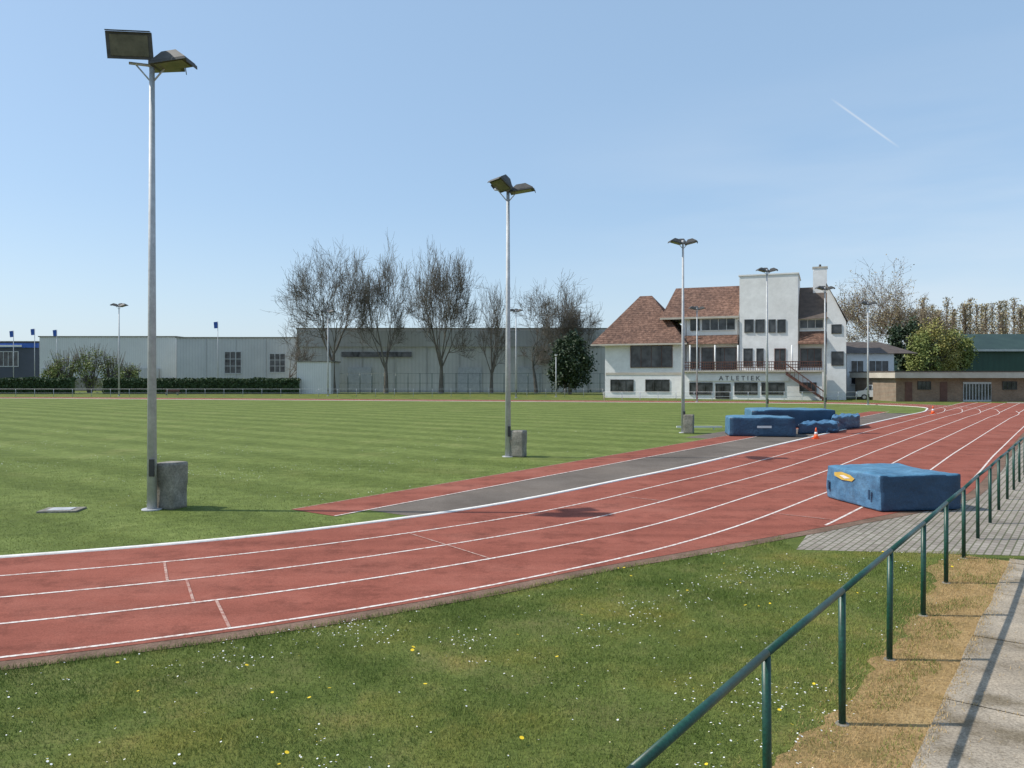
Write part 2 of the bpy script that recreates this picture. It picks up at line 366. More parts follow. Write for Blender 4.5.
def discs(name,P,r,z,mat,k=7):
    n=len(P); rr=r*RNG.uniform(0.6,1.25,n); tx=RNG.uniform(-.35,.35,n); ty=RNG.uniform(-.35,.35,n)
    ang=np.arange(k)*2*np.pi/k; v=np.zeros((n,k,3))
    cx=np.cos(ang)[None]*rr[:,None]; cy=np.sin(ang)[None]*rr[:,None]
    v[:,:,0]=P[:,0:1]+cx; v[:,:,1]=P[:,1:2]+cy; v[:,:,2]=(z*RNG.uniform(0.8,1.3,n))[:,None]+cx*tx[:,None]+cy*ty[:,None]
    return fastmesh(name,v.reshape(-1,3),np.arange(n*k).reshape(n,k),[mat])
cand=fore_points(42000)
dn=np.array([mnoise.noise(Vector((x*0.55,y*0.8,1.7)))+0.5*mnoise.noise(Vector((x*1.7,y*1.7,5))) for x,y in cand])
keep=RNG.uniform(0,1,len(cand))<np.clip((dn-0.02)*0.6,0.02,0.45)
D=cand[keep][:3800]
discs('daisy_flowers',D,0.0078,0.038,'daisy_white')
discs('daisy_centres',D,0.003,0.048,'dandelion_yellow',5)
DD=fore_points(110); discs('dandelion_flowers',DD,0.016,0.05,'dandelion_yellow',9)
zc=RNG.uniform(12,40,9000); xc=zc*RNG.uniform(-.68,.1,9000)
dn=np.array([mnoise.noise(Vector((x*0.35,y*0.35,9.7))) for x,y in zip(xc,zc)])
kyy=np.interp(xc,kx_[:,0],kx_[:,1])
us_=(xc-O[0])*E[0]+(zc-O[1])*E[1]; vs_=(xc-O[0])*NI[0]+(zc-O[1])*NI[1]
ok=(zc>kyy+0.3)&~((us_>-9.2)&(vs_<3.6))&(dn>0.2)&(RNG.uniform(0,1,9000)<0.45)
discs('infield_daisies',np.stack([xc[ok],zc[ok]],1),0.010,0.04,'daisy_white')

# ------------------------------------------------------------ railing
mb=MB()
us=[1.75*k for k in range(-3,24)]
tops=[]
for u in us:
    x,y=RR(u,random.uniform(-.008,.008)); dx=random.uniform(-.010,.010); mb.cyl((x,y,-0.05),(x+dx,y,1.045),0.028,0.028,14,'green_paint')
    mb.cyl((x+dx,y,1.045),(x+dx,y,1.056),0.026,0.018,14,'green_paint'); tops.append((x+dx,y,1.06+random.uniform(-.008,.008)))
    mb.cyl((x,y,0.0),(x,y,0.012),0.06,0.05,10,'concrete')
for i in range(len(us)-1): mb.cyl(tops[i],tops[i+1],0.025,0.025,14,'green_paint')
mb.obj('green_railing')

# ------------------------------------------------------------ floodlight poles
def head(mb,c,yaw,pitch,w,h,d):
    f=Vector((math.cos(pitch)*math.cos(yaw),math.cos(pitch)*math.sin(yaw),-math.sin(pitch)))
    r=f.cross(Vector((0,0,1))).normalized(); u=r.cross(f); c=Vector(c)
    def ring(dd,sw,sh,off=0): return [c+f*dd+r*(sx*w/2*sw)+u*(sy*h/2*sh+off) for sx,sy in ((-1,-1),(1,-1),(1,1),(-1,1))]
    R1=ring(-d/2,0.5,0.4); R2=ring(d*0.3,1,1); R3=ring(d*0.5,1.04,1.04)
    mb.hexa(R1+R2,'flood_body'); mb.hexa([q+f*0.002 for q in R2]+R3,'flood_body'); mb.hexa(ring(d*0.5+0.002,0.86,0.80)+ring(d*0.5+0.012,0.86,0.80),'flood_glass')
    for k in (-0.2,0.2): mb.cyl(c+r*w*k*.8-f*d*.45,c+r*w*k*1.6+f*d*.25+u*h*.4,0.012,0.012,5,'galv')
    v0=c+f*(d*0.5)+u*(h/2*1.06)
    q4=(v0-r*w/2,v0+r*w/2,v0+r*w/2+f*0.07,v0-r*w/2+f*0.07)
    mb.hexa(list(q4)+[q+u*0.015 for q in q4],'flood_body')
def pole(name,px,py,ty,sc=1.0,kind=0):
    x,y=G(px,py)
    H=CAMH-(ty-HY)/F*y
    mb=MB()
    mb.cyl((x,y,-0.1),(x,y,H),0.085*sc**0.5+0.012*H/9,0.052*sc**0.5,16,'galv')
    mb.cyl((x,y,0),(x,y,0.03),0.20,0.20,16,'galv'); mb.box(x-0.01,x+0.09,y-0.118,y-0.08,0.7,1.05,'dark_trim')
    if kind==2:
        mb.cyl((x,y,H),(x,y,H+0.1),0.05,0.02,8,'galv')
        mb.cyl((x,y,H+.1),(x,y,H+0.35),0.14,0.2,10,'car_white'); mb.cyl((x,y,H+.35),(x,y,H+0.42),0.24,0.08,10,'dark_trim'); mb.obj(name); return
    mb.cyl((x-0.42*sc,y-0.1*sc,H+0.02),(x+0.34*sc,y+0.05*sc,H-0.02),0.03*sc,0.03*sc,8,'galv')
    mb.cyl((x-0.3*sc,y-0.05,H),(x,y,H-0.35*sc),0.018,0.018,6,'galv'); mb.cyl((x+0.3*sc,y,H),(x,y,H-0.35*sc),0.018,0.018,6,'galv')
    mb.cyl((x,y,H-0.02),(x,y,H+0.12),0.075,0.075,10,'galv')
    if kind==0:
        head(mb,(x-0.34*sc,y-0.12*sc,H+0.34*sc),math.radians(276),math.radians(14),0.86*sc,0.50*sc,0.36*sc)
        head(mb,(x+0.46*sc,y-0.12*sc,H+0.10*sc),math.radians(-6),math.radians(84),0.42*sc,0.76*sc,0.26*sc)
        head(mb,(x+0.14*sc,y+0.34*sc,H+0.20*sc),math.radians(20),math.radians(80),0.42*sc,0.66*sc,0.24*sc)
    elif kind==3:
        head(mb,(x-0.16*sc,y-0.3*sc,H+0.22*sc),math.radians(215),math.radians(55),0.62*sc,0.5*sc,0.32*sc)
        head(mb,(x-0.1*sc,y+0.25*sc,H+0.26*sc),math.radians(170),math.radians(75),0.5*sc,0.66*sc,0.24*sc)
        head(mb,(x+0.42*sc,y-0.05*sc,H+0.08*sc),math.radians(-8),math.radians(82),0.42*sc,0.72*sc,0.22*sc)
    else:
        head(mb,(x-0.40*sc,y,H+0.12*sc),math.radians(188),math.radians(76),0.5*sc,0.66*sc,0.24*sc)
        head(mb,(x+0.42*sc,y,H+0.10*sc),math.radians(-10),math.radians(76),0.5*sc,0.66*sc,0.24*sc)
        head(mb,(x+0.0,y+0.3*sc,H+0.16*sc),math.radians(82),math.radians(68),0.5*sc,0.6*sc,0.24*sc)
    mb.obj(name)
pole('floodlight_pole',152,510,66)
pole('floodlight_pole',508,457,191,kind=3,sc=1.1)
pole('floodlight_pole',683,433,243,kind=1,sc=0.85)
pole('floodlight_pole',767,413,271,kind=1,sc=0.95)
pole('floodlight_pole',825,411,289,kind=1,sc=0.9)
pole('floodlight_pole',868,405,304,kind=1,sc=1.0)
pole('floodlight_pole',697,402,309,kind=1,sc=1.1)
pole('floodlight_pole',119,396,306,kind=1,sc=1.4)
pole('floodlight_pole',328,396,312,kind=1,sc=1.2)
pole('floodlight_pole',516,398,311,kind=1,sc=1.1)
pole('street_lamp',556,397,357,kind=2)

def soft_box(name,corners,h,r,amp,mats,z0=0.01,cuts=12,nscale=1.6,sidefun=None,taper=1.0):
    A_,B_,C_,D_=[np.array(q) for q in corners]
    L1=np.linalg.norm(B_-A_); L2=np.linalg.norm(D_-A_)
    bm=bmesh.new(); bmesh.ops.create_cube(bm,size=2.0); bmesh.ops.subdivide_edges(bm,edges=bm.edges[:],cuts=cuts,use_grid_fill=True)
    hx,hy,hz=L1/2,L2/2,h/2
    off=random.uniform(0,50)
    for vtx in bm.verts:
        p=Vector((vtx.co.x*hx,vtx.co.y*hy,vtx.co.z*hz))
        q=Vector((max(-hx+r,min(hx-r,p.x)),max(-hy+r,min(hy-r,p.y)),max(-hz+r,min(hz-r,p.z))))
        dd=p-q
        if dd.length>1e-6: p=q+dd.normalized()*r
        nn=mnoise.noise_vector(p*nscale+Vector((off,0,0)))*amp+mnoise.noise_vector(p*nscale*3.1+Vector((off,9,0)))*amp*.35
        if p.z<-hz+0.05: nn.z=0
        p+=nn
        k=taper if p.z>0 else 1.0
        u=(p.x*k/hx+1)/2; w=(p.y*k/hy+1)/2
        xy=A_*(1-u)*(1-w)+B_*u*(1-w)+C_*u*w+D_*(1-u)*w
        vtx.co=(xy[0],xy[1],p.z+hz+z0)
    bm.normal_update()
    me=bpy.data.meshes.new(name)
    for q in mats: me.materials.append(MATS[q])
    for fc in bm.faces:
        fc.smooth=True
        if sidefun: fc.material_index=sidefun(fc.normal)
    bm.to_mesh(me); bm.free()
    return link(bpy.data.objects.new(name,me))
def rect(cx,cy,w,d,ang):
    c,s=math.cos(ang),math.sin(ang)
    return [(cx+x*c-y*s,cy+x*s+y*c) for x,y in ((-w/2,-d/2),(w/2,-d/2),(w/2,d/2),(-w/2,d/2))]
for (px,py,w,h) in ((160,511,0.46,0.96),(516,458,0.46,0.9),(689,434,0.44,0.9)):
    x,y=G(px,py); soft_box('concrete_block',rect(x+0.08,y+0.36,w,0.42,-0.35),h,0.02,0.018,['concrete'],0,taper=1.05)
x,y=G(62,511); mb=MB()
cs=rect(x,y,0.75,0.5,0.1); mb.hexa([(a,b_,0) for a,b_ in cs]+[(a,b_,0.04) for a,b_ in cs],'concrete'); 
cs=rect(x,y,0.45,0.3,0.1); mb.hexa([(a,b_,0.041) for a,b_ in cs]+[(a,b_,0.05) for a,b_ in cs],'galv'); mb.obj('manhole_cover')

# ------------------------------------------------------------ crash mats
A_=(7.40,15.66); C_=(9.2,15.95); B_=(7.08,17.6); D_=(8.88,17.9)
mat_e=empty('landing_mat')
def sf(n): return 0 if n.z>0.5 else (2 if n.x<-0.6 else 1)  # picks by facing: painted light on top and left faces, painted shade elsewhere
o=soft_box('foam_block',[A_,C_,D_,B_],0.74,0.05,0.035,['mat_top','mat_shaded','mat_lit'],0.012,20,1.7,sf); o.parent=mat_e
def mpt(t,z,outw=0.02):
    a=np.array(A_);b_=np.array(B_); p=a*(1-t)+b_*t; n=np.array([-0.985,-0.17]); p=p+n*outw; return (p[0],p[1],z)
mb=MB()
mb.poly([mpt(0.42,0.58,.035),mpt(0.50,0.64,.035),mpt(0.66,0.67,.035),mpt(0.80,0.63,.035),mpt(0.80,0.56,.035),mpt(0.66,0.50,.035),mpt(0.47,0.51,.035)],'mat_yellow')
mb.poly([mpt(0.50,0.57,.041),mpt(0.62,0.61,.041),mpt(0.70,0.59,.041),mpt(0.60,0.54,.041)],'car_white')
mb.obj('printed_logo',mat_e)
mb=MB()  # carrying straps
for t in (0.15,0.9): mb.hexa([mpt(t,0.22,.03),mpt(t+.03,0.22,.03),mpt(t+.03,0.22,.045),mpt(t,0.22,.045),mpt(t,0.42,.03),mpt(t+.03,0.42,.03),mpt(t+.03,0.42,.045),mpt(t,0.42,.045)],'mat_shaded')
mb.obj('straps',mat_e)
hj=empty('high_jump_mats')
def gm(px,py): return np.array(G(px,py))
a=gm(729,436.5); b2=gm(796,437.5); dv=np.array([0.35,2.0])
o=soft_box('front_mat',[a,b2,b2+dv,a+dv],0.88,0.07,0.05,['mat_top','mat_shaded','mat_lit'],0.012,12,1.2,sf); o.parent=hj
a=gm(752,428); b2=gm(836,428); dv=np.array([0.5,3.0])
o=soft_box('rear_mat',[a,b2,b2+dv,a+dv],0.95,0.08,0.06,['mat_top','mat_shaded','mat_lit'],0.012,12,1.0,sf); o.parent=hj
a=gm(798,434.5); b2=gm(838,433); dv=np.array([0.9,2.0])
o=soft_box('tarpaulin',[a,b2,b2+dv,a+dv],0.50,0.10,0.14,['mat_lit','mat_shaded','mat_lit'],0.0,18,2.0,sf); o.parent=hj
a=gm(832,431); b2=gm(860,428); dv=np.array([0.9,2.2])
o=soft_box('tarpaulin_fold',[a,b2,b2+dv,a+dv],0.68,0.10,0.12,['mat_lit','mat_shaded','mat_lit'],0.0,18,2.0,sf); o.parent=hj
mb=MB()
x,y=gm(764,437.2); mb.poly([(x-0.35,y-0.13,.42),(x+0.3,y-0.13,.42),(x+0.3,y-0.13,.52),(x-0.35,y-0.13,.52)],'car_white'); mb.obj('printed_label',hj)
def cone(px,py,h):
    x,y=G(px,py); mb=MB(); mb.box(x-h*.28,x+h*.28,y-h*.28,y+h*.28,0.014,0.045,'orange_plastic')
    for z0,z1,mm in ((0.045,h*.4,'orange_plastic'),(h*.4,h*.62,'car_white'),(h*.62,h,'orange_plastic')):
        r=lambda z:h*.2*(1-z/h)+h*.035
        mb.cyl((x,y,z0),(x,y,z1),r(z0),r(z1),16,mm)
    mb.obj('traffic_cone')
cone(816,439,0.5); cone(933,414,0.6)
mb=MB(); x,y=G(714,430); 
for dx in (0,1.6): mb.cyl((x-1.6+dx,y,0),(x-1.6+dx,y+.1,0.12),0.03,0.03,8,'car_white')
mb.box(x-1.9,x+0.4,y-0.05,y+0.1,0.12,0.2,'car_white'); mb.obj('hurdle_bar')

# ------------------------------------------------------------ clubhouse
th=math.radians(-22); X0,Z0=(720-512)/F*94,94.0
ct,sn=math.cos(th),math.sin(th)
def FB(px,py=None,t=0.0):
    ox,oz=X0-sn*t,Z0+ct*t; a=(px-512)/F
    s=(a*oz-ox)/(ct-a*sn); Z=oz+sn*s
    if py is None: return s
    return s, CAMH-(py-HY)/F*Z
def zz(px,py,t=0): return FB(px,py,t)[1]
club=empty('clubhouse',(X0,Z0,0),th)
def winb(mb,s0,s1,z0,z1,t,nx=2,nz=1,fr='white_paint',fw=0.07):
    mb.box(s0,s1,t-0.03,t-0.005,z0,z1,'window_glass')
    mb.box(s0-fw,s0,t-0.09,t-0.004,z0-fw,z1+fw,fr); mb.box(s1,s1+fw,t-0.09,t-0.004,z0-fw,z1+fw,fr)
    mb.box(s0,s1,t-0.09,t-0.004,z1,z1+fw,fr); mb.box(s0,s1,t-0.12,t-0.004,z0-fw,z0,fr)
    for k in range(1,nx):
        c=s0+(s1-s0)*k/nx; mb.box(c-fw*.35,c+fw*.35,t-0.075,t-0.031,z0+.002,z1-.002,fr)
    for k in range(1,nz):
        c=z0+(z1-z0)*k/nz; mb.box(s0+.002,s1-.002,t-0.07,t-0.031,c-fw*.3,c+fw*.3,fr)
def W(mb,px0,px1,py0,py1,t,nx=2,nz=1,fr='white_paint'):
    pm=(px0+px1)/2; winb(mb,FB(px0,None,t),FB(px1,None,t),zz(pm,py1,t),zz(pm,py0,t),t,nx,nz,fr)
walls=MB(); wn=MB(); rf=MB(); tr=MB()
s0,s1=FB(605),FB(684); ze=zz(640,343); walls.box(s0,s1,0,11,0,ze,'white_paint')
W(wn,631,672,346,367,0,4,1,'wood_brown'); W(wn,611,633,380,391,0,3,1,'dark_trim'); W(wn,646,669,380,391,0,3,1,'dark_trim')
tr.box(s0+.1,s1-.1,-0.05,-0.001,zz(640,375),zz(640,372.5),'cream')
e0,e1=s0-1.6,s1+0.5; r0,r1=FB(640,None,5.5),FB(652,None,5.5); zr=zz(645,296,5.5); zb=ze-0.15
c1=(e0,-1.0,zb); c2=(e1,-1.0,zb); c3=(e1,12,zb); c4=(e0,12,zb); q1=(r0,5.5,zr); q2=(r1,5.5,zr)
rf.poly([c1,c2,q2,q1],'roof_tile'); rf.poly([c2,c3,q2],'roof_tile'); rf.poly([c3,c4,q1,q2],'roof_tile'); rf.poly([c4,c1,q1],'roof_tile')
rf.poly([c4,c3,c2,c1],'white_paint')
tr.box(e0,e1,-1.06,-1.0,zb-0.16,zb+0.04,'cream')
s2,s3=FB(684,None,1.5),FB(739,None,1.5); z2=zz(710,317,1.5); walls.box(s2+.004,s3,1.5,10,0,z2,'white_paint')
W(wn,691,699,320,330,1.5,1,1,'dark_trim'); W(wn,702,735,319,330,1.5,4); W(wn,690,699,348,368,1.5,1,1,'wood_brown'); W(wn,702,736,348,369,1.5,3,1,'wood_brown')
tr.box(s2+.2,s3-.05,0.6,1.49,zz(710,345,1.5),zz(710,343,1.5),'cream')
rf.hexa([(s2,0.4,zz(710,344,1)),(s3,0.4,zz(710,344,1)),(s3,1.48,zz(710,344,1)),(s2,1.48,zz(710,344,1)),(s2,0.45,zz(710,343,1)),(s3,0.45,zz(710,343,1)),(s3,1.48,zz(710,335,1)),(s2,1.48,zz(710,335,1))],'roof_tile')
ra=FB(665,None,1); zt=zz(710,287,6)
ea,eb,ec,ed=(ra-0.6,0.9,z2-0.1),(s3,0.9,z2-0.1),(s3,11,z2-0.1),(ra-0.6,11,z2-0.1)
g1,g2=(FB(676,None,6),6.0,zt),(s3,6.0,zt)
rf.poly([ea,eb,g2,g1],'roof_tile'); rf.poly([ec,ed,g1,g2],'roof_tile'); rf.poly([ed,ea,g1],'roof_tile'); rf.poly([ed,ec,eb,ea],'white_paint'); rf.poly([eb,ec,g2],'white_paint')
tr.box(ra-0.6,s3-.01,0.82,0.9,z2-0.22,z2+0.02,'cream')
s4,s5=FB(739.5,None,0.6),FB(798,None,0.6); zt2=zz(768,275,0.6); walls.box(s4,s5,0.6,8,0,zt2,'white_paint')
tr.box(s4-.12,s5+.12,0.5,8.1,zt2+0.001,zt2+0.15,'white_paint')
for a_,b_ in ((745,753),(756,764),(769,775),(778,785)): W(wn,a_,b_,320,332,0.6,1,1,'dark_trim')
W(wn,744,752,349,366,0.6,1,1,'dark_trim'); W(wn,757,763,349,366,0.6,1,1,'dark_trim'); W(wn,775,785,349,369,0.6,2,1,'wood_brown')
s6,s7=FB(798.5,None,1.5),FB(846,None,1.5); z6=zz(820,318,1.5); walls.box(s6,s7,1.5,10,0,z6,'white_paint')
W(wn,800,823,320,328,1.5,3); W(wn,801,821,349,366,1.5,3,1,'wood_brown')
zt3=zz(820,287,6)
ea,eb,ec,ed=(s6,0.7,z6-.1),(FB(828,None,.7),0.7,z6-.1),(FB(828,None,.7),11,z6-.1),(s6,11,z6-.1)
g1,g2=(s6,6.0,zt3),(FB(828,None,.7)-.1,6.0,zt3)
rf.poly([ea,eb,g2,g1],'roof_dark'); rf.poly([ec,ed,g1,g2],'roof_dark'); rf.poly([ed,ec,eb,ea],'white_paint'); rf.poly([ed,ea,g1],'white_paint')
q=FB(826,None,1)
rf.hexa([(s6,0.2,zz(810,344,1)),(q,0.2,zz(810,344,1)),(q,1.48,zz(810,344,1)),(s6,1.48,zz(810,344,1)),(s6,0.25,zz(810,343,1)),(q,0.25,zz(810,343,1)),(q,1.48,zz(810,331,1)),(s6,1.48,zz(810,331,1))],'roof_tile')
gs0,gs1=FB(827,None,0.9),FB(846,None,0.9)
za=zz(827,284,.9); zc_=zz(846,322,.9)
walls.hexa([(gs0,0.9,0),(gs1+.02,0.9,0),(gs1+.02,10.1,0),(gs0,10.1,0),(gs0,0.9,za),(gs1+.02,0.9,zc_),(gs1+.02,10.1,zc_),(gs0,10.1,za)],'white_paint')
tr.hexa([(gs0-.1,0.7,za+.002),(gs1+.2,0.7,zc_+.002),(gs1+.2,10.3,zc_+.002),(gs0-.1,10.3,za+.002),(gs0-.1,0.7,za+.15),(gs1+.2,0.7,zc_+.15),(gs1+.2,10.3,zc_+.15),(gs0-.1,10.3,za+.15)],'roof_dark')
W(wn,832,841,325,333,0.9,1,1,'dark_trim'); W(wn,832,843,352,365,0.9,1,1,'dark_trim')
cs0,cs1=FB(813,None,5),FB(827,None,5); zch=zz(820,268,5); walls.box(cs0,cs1,5,6.3,z6,zch,'white_paint'); tr.box(cs0-.08,cs1+.08,4.92,6.38,zch+.001,zch+.18,'cream')
tr.cyl(((cs0+cs1)/2,5.6,zch+.18),((cs0+cs1)/2,5.6,zch+.5),0.16,0.12,8,'dark_trim')
b0,b1=FB(684.5,None,-2),FB(822,None,-2); zbk=zz(750,372,-2)
walls.box(b0,b1,-2,0.59,0,zbk,'white_paint')
tr.box(b0-.2,b1+.2,-2.5,0.55,zbk+.001,zbk+.18,'cream')
W(wn,690,712,383,394,-2,3,1,'dark_trim'); W(wn,716,730,384,398,-2,2,1,'dark_trim'); W(wn,735,757,383,394,-2,3,1,'dark_trim'); W(wn,762,784,383,394,-2,3,1,'dark_trim'); W(wn,800,816,383,392,-2,2,1,'dark_trim')
tr.box(b0+.5,b1-3.5,-2.14,-2.002,zz(740,381,-2),zz(740,374.5,-2),'white_paint')
tx=bpy.data.curves.new('lettering','FONT'); tx.body='A T L E T I E K'; tx.size=0.75; tx.extrude=0.01; tx.align_x='CENTER'
to=link(bpy.data.objects.new('lettering',tx)); tx.materials.append(MATS['black_letter']); to.parent=club; to.location=((b0+b1)/2-1.3,-2.16,zz(740,380.3,-2)); to.rotation_euler=(math.radians(90),0,0)
zr0=zbk+.18
n=60
for k in range(n+1):
    s=b0+(b1-b0)*k/n; tr.box(s-.03,s+.03,-2.42,-2.38,zr0,zr0+0.95,'wood_brown')
tr.box(b0,b1,-2.45,-2.35,zr0+.951,zr0+1.04,'wood_brown')
for z_ in (0.3,0.6): tr.box(b0,b1,-2.378,-2.36,zr0+z_,zr0+z_+.08,'wood_brown')
for px in (690,715,738,768,792): 
    s=FB(px,None,-1.0); tr.cyl((s,-1.0,zr0),(s,-1.0,zz(px,345,-1)),0.09,0.09,8,'white_paint')
sa,sb=FB(786,None,-3.2),FB(824,None,-3.2); ns=18
for k in range(ns):
    f0=k/ns; s=sa+(sb-sa)*f0; z=zbk*(1-f0)
    tr.box(s,s+(sb-sa)/ns*1.1,-3.6,-2.65,z-0.12,z-0.04,'wood_brown')
    if k%2==0: tr.box(s,s+.05,-3.74,-3.69,z-.04,z+0.95,'wood_brown')
for yy in (-3.68,-2.6):
    tr.hexa([(sa,yy,zbk-.35),(sb,yy,0.0),(sb,yy+.06,0),(sa,yy+.06,zbk-.35),(sa,yy,zbk),(sb,yy,.3),(sb,yy+.06,.3),(sa,yy+.06,zbk)],'wood_brown')
tr.hexa([(sa,-3.76,zbk+.85),(sb,-3.76,.95),(sb,-3.68,.95),(sa,-3.68,zbk+.85),(sa,-3.76,zbk+1.0),(sb,-3.76,1.1),(sb,-3.68,1.1),(sa,-3.68,zbk+1.0)],'wood_brown')
for px in (686,738,799): 
    s=FB(px,None,0.5); tr.cyl((s,0.5,zr0),(s,0.5,zz(px,320,.5)),0.06,0.06,6,'dark_trim')
walls.obj('walls',club); wn.obj('windows',club); rf.obj('roof',club); tr.obj('trim',club)
mb=MB()
def frail(px0,px1,Z,h,step,mat,rails=(1.0,0.5)):
    x0,x1=(px0-512)/F*Z,(px1-512)/F*Z; x=x0
    while x<=x1: mb.cyl((x,Z,0),(x,Z,h),0.03,0.03,6,mat); x+=step
    for r in rails: mb.cyl((x0,Z,h*r-0.02),(x1,Z,h*r-0.02),0.02,0.02,6,mat)
frail(604,860,86.6,1.0,2.0,'white_paint'); mb.obj('spectator_fence')
mb=MB(); frail(-60,604,103,1.05,2.5,'galv'); mb.obj('spectator_fence')
mb=MB()
for px in range(300,604,12):
    x=(px-512)/F*126; mb.cyl((x,126,0),(x,126,3.2),0.05,0.05,6,'green_paint')
for z_ in (0.3,1.6,3.15): mb.cyl(((300-512)/F*126,126,z_),((604-512)/F*126,126,z_),0.02,0.02,5,'green_paint')
mb.obj('boundary_fence')

# ------------------------------------------------------------ warehouses
def wh(name,px0,px1,pt,Z,depth,mat,slope=0):
    x0=(px0-512)/F*Z; x1=(px1-512)/F*Z; zt=V(0,pt,Z)[2]
    e=empty(name); mb=MB()
    mb.hexa([(x0,Z,0),(x1,Z,0),(x1,Z+depth,0),(x0,Z+depth,0),(x0,Z,zt),(x1,Z,zt+slope),(x1,Z+depth,zt+slope),(x0,Z+depth,zt)],mat); mb.obj('walls',e)
    mb=MB()
    mb.hexa([(x0-.2,Z-.15,zt+.002),(x1+.2,Z-.15,zt+slope+.002),(x1+.2,Z+depth,zt+slope+.002),(x0-.2,Z+depth,zt+.002),(x0-.2,Z-.15,zt+.18),(x1+.2,Z-.15,zt+slope+.18),(x1+.2,Z+depth,zt+slope+.18),(x0-.2,Z+depth,zt+.18)],'concrete'); mb.obj('roof',e)
    return e,x0,x1,zt
def wwin(e,px0,px1,py0,py1,Z,nx,nz,fr='white_paint'):
    mb=MB(); winb(mb,(px0-512)/F*Z,(px1-512)/F*Z,V(0,py1,Z)[2],V(0,py0,Z)[2],Z,nx,nz,fr,0.15); mb.obj('window',e)
e,x0,x1,zt=wh('office_building',-60,39,342,150,30,'dark_blue_panel'); wwin(e,-30,18,352,366,150,10,1,'galv')
mb=MB(); mb.box(x0,x1,149.6,149.99,zt-1.1,zt-.25,'blue_flag'); mb.box(x0,x1-3,149.3,149.59,zt-.95,zt-.6,'white_paint'); mb.obj('fascia_sign',e)
e,*_=wh('warehouse',39.5,176,337,146,40,'clad_light')
mb=MB(); mb.box((39.5-512)/F*146,(176-512)/F*146,145.75,145.99,0,2.4,'concrete')
for px in (52,150): x=(px-512)/F*146; mb.box(x-1.8,x+1.8,145.6,145.74,0,4.2,'clad_grey')
mb.obj('plinth_and_doors',e)
e,*_=wh('warehouse',176.5,296,338,138,30,'clad_grey'); wwin(e,225,241,352,373,138,3,3,'galv'); wwin(e,270,285,354,372,138,3,3,'galv')
mb=MB()
for px in (206,236,266): x=(px-512)/F*138; mb.box(x-.05,x+.05,137.9,137.99,0,V(0,338,138)[2]-.05,'galv')
mb.obj('pilasters',e)
e,x0,x1,zt=wh('long_warehouse',297,607,329,132,45,'clad_beige')
mb=MB(); mb.box(x0+.1,x1-.1,131.7,131.98,zt-3.0,zt-0.3,'clad_band')
mb.box((342-512)/F*132,(412-512)/F*132,131.55,131.69,V(0,357,132)[2],V(0,352,132)[2],'window_glass')
mb.obj('upper_band',e)
mb=MB(); x=x0
while x<x1: mb.box(x-.08,x+.08,131.85,131.97,0,zt-3.05,'clad_band'); x+=5.5
for px in (360,470,530): 
    x=(px-512)/F*132; mb.box(x-2,x+2,131.7,131.84,0,4.2,'galv')
mb.obj('wall_details',e)
e,*_=wh('white_outbuilding',297,331,362,120,6,'clad_light')
for px,pt in ((17,331),(38,329),(60,330),(220,322)):
    Z=143 if px<200 else 137; x,_,z=V(px,pt,Z); mb=MB(); mb.cyl((x,Z-1,0),(x,Z-1,z),0.07,0.05,8,'galv')
    mb.poly([(x,Z-1,z),(x-0.7,Z-1.1,z-.1),(x-0.65,Z-1,z-1.2),(x,Z-1,z-1.15)],'blue_flag'); mb.obj('flagpole')

# ------------------------------------------------------------ vegetation
def quads(C,size):
    n=len(C); a=RNG.normal(size=(n,3)); a/=np.linalg.norm(a,axis=1)[:,None]; b_=RNG.normal(size=(n,3)); b_-=(b_*a).sum(1)[:,None]*a; b_/=np.linalg.norm(b_,axis=1)[:,None]
    s=(size*RNG.uniform(0.6,1.3,n))[:,None]
    v=np.stack([C-a*s-b_*s*.6,C+a*s-b_*s*.6,C+a*s+b_*s*.6,C-a*s+b_*s*.6],1)
    return v.reshape(-1,3)
def leafobj(name,C,size,mat,parent=None):
    v=quads(C,size); return fastmesh(name,v,np.arange(len(v)).reshape(-1,4),[mat],parent=parent)
def hedge(px0,px1,ptop,Z,n):
    x0,x1=(px0-512)/F*Z,(px1-512)/F*Z; h=V(0,ptop,Z)[2]; e=empty('hedge')
    mb=MB(); mb.box(x0+.2,x1-.2,Z+.2,Z+1.4,0,h-.2,'hedge_leaf'); mb.obj('core',e)
    C=np.stack([RNG.uniform(x0,x1,n),Z+np.where(RNG.uniform(size=n)<.6,RNG.uniform(0,.25,n),RNG.uniform(0,1.6,n)),np.zeros(n)],1)
    top=h+np.array([0.18*mnoise.noise(Vector((x*.4,0,0))) for x in C[:,0]])
    front=C[:,1]<Z+.25
    C[:,2]=np.where(front,RNG.uniform(0,1,n)*top,top+RNG.normal(0,.08,n)); leafobj('leaves',C,0.13,'hedge_leaf',e)
hedge(-70,71,379,119,9000); hedge(102,299,379.5,119,12000)
def clumps(cx,cy,cz,rx,ry,rz,k,per,spread=0.28):
    out=[]
    for i in range(k):
        d=RNG.normal(size=3); d/=np.linalg.norm(d); r=RNG.uniform(0.25,1.0)**0.5
        c=np.array([cx,cy,cz])+d*r*np.array([rx,ry,rz])
        m_=int(per*RNG.uniform(.4,1.5)); out.append(c+RNG.normal(size=(m_,3))*np.array([rx,ry,rz])*spread*RNG.uniform(.4,1.0))
    C=np.concatenate(out); C[:,2]=np.maximum(C[:,2],0.1); return C
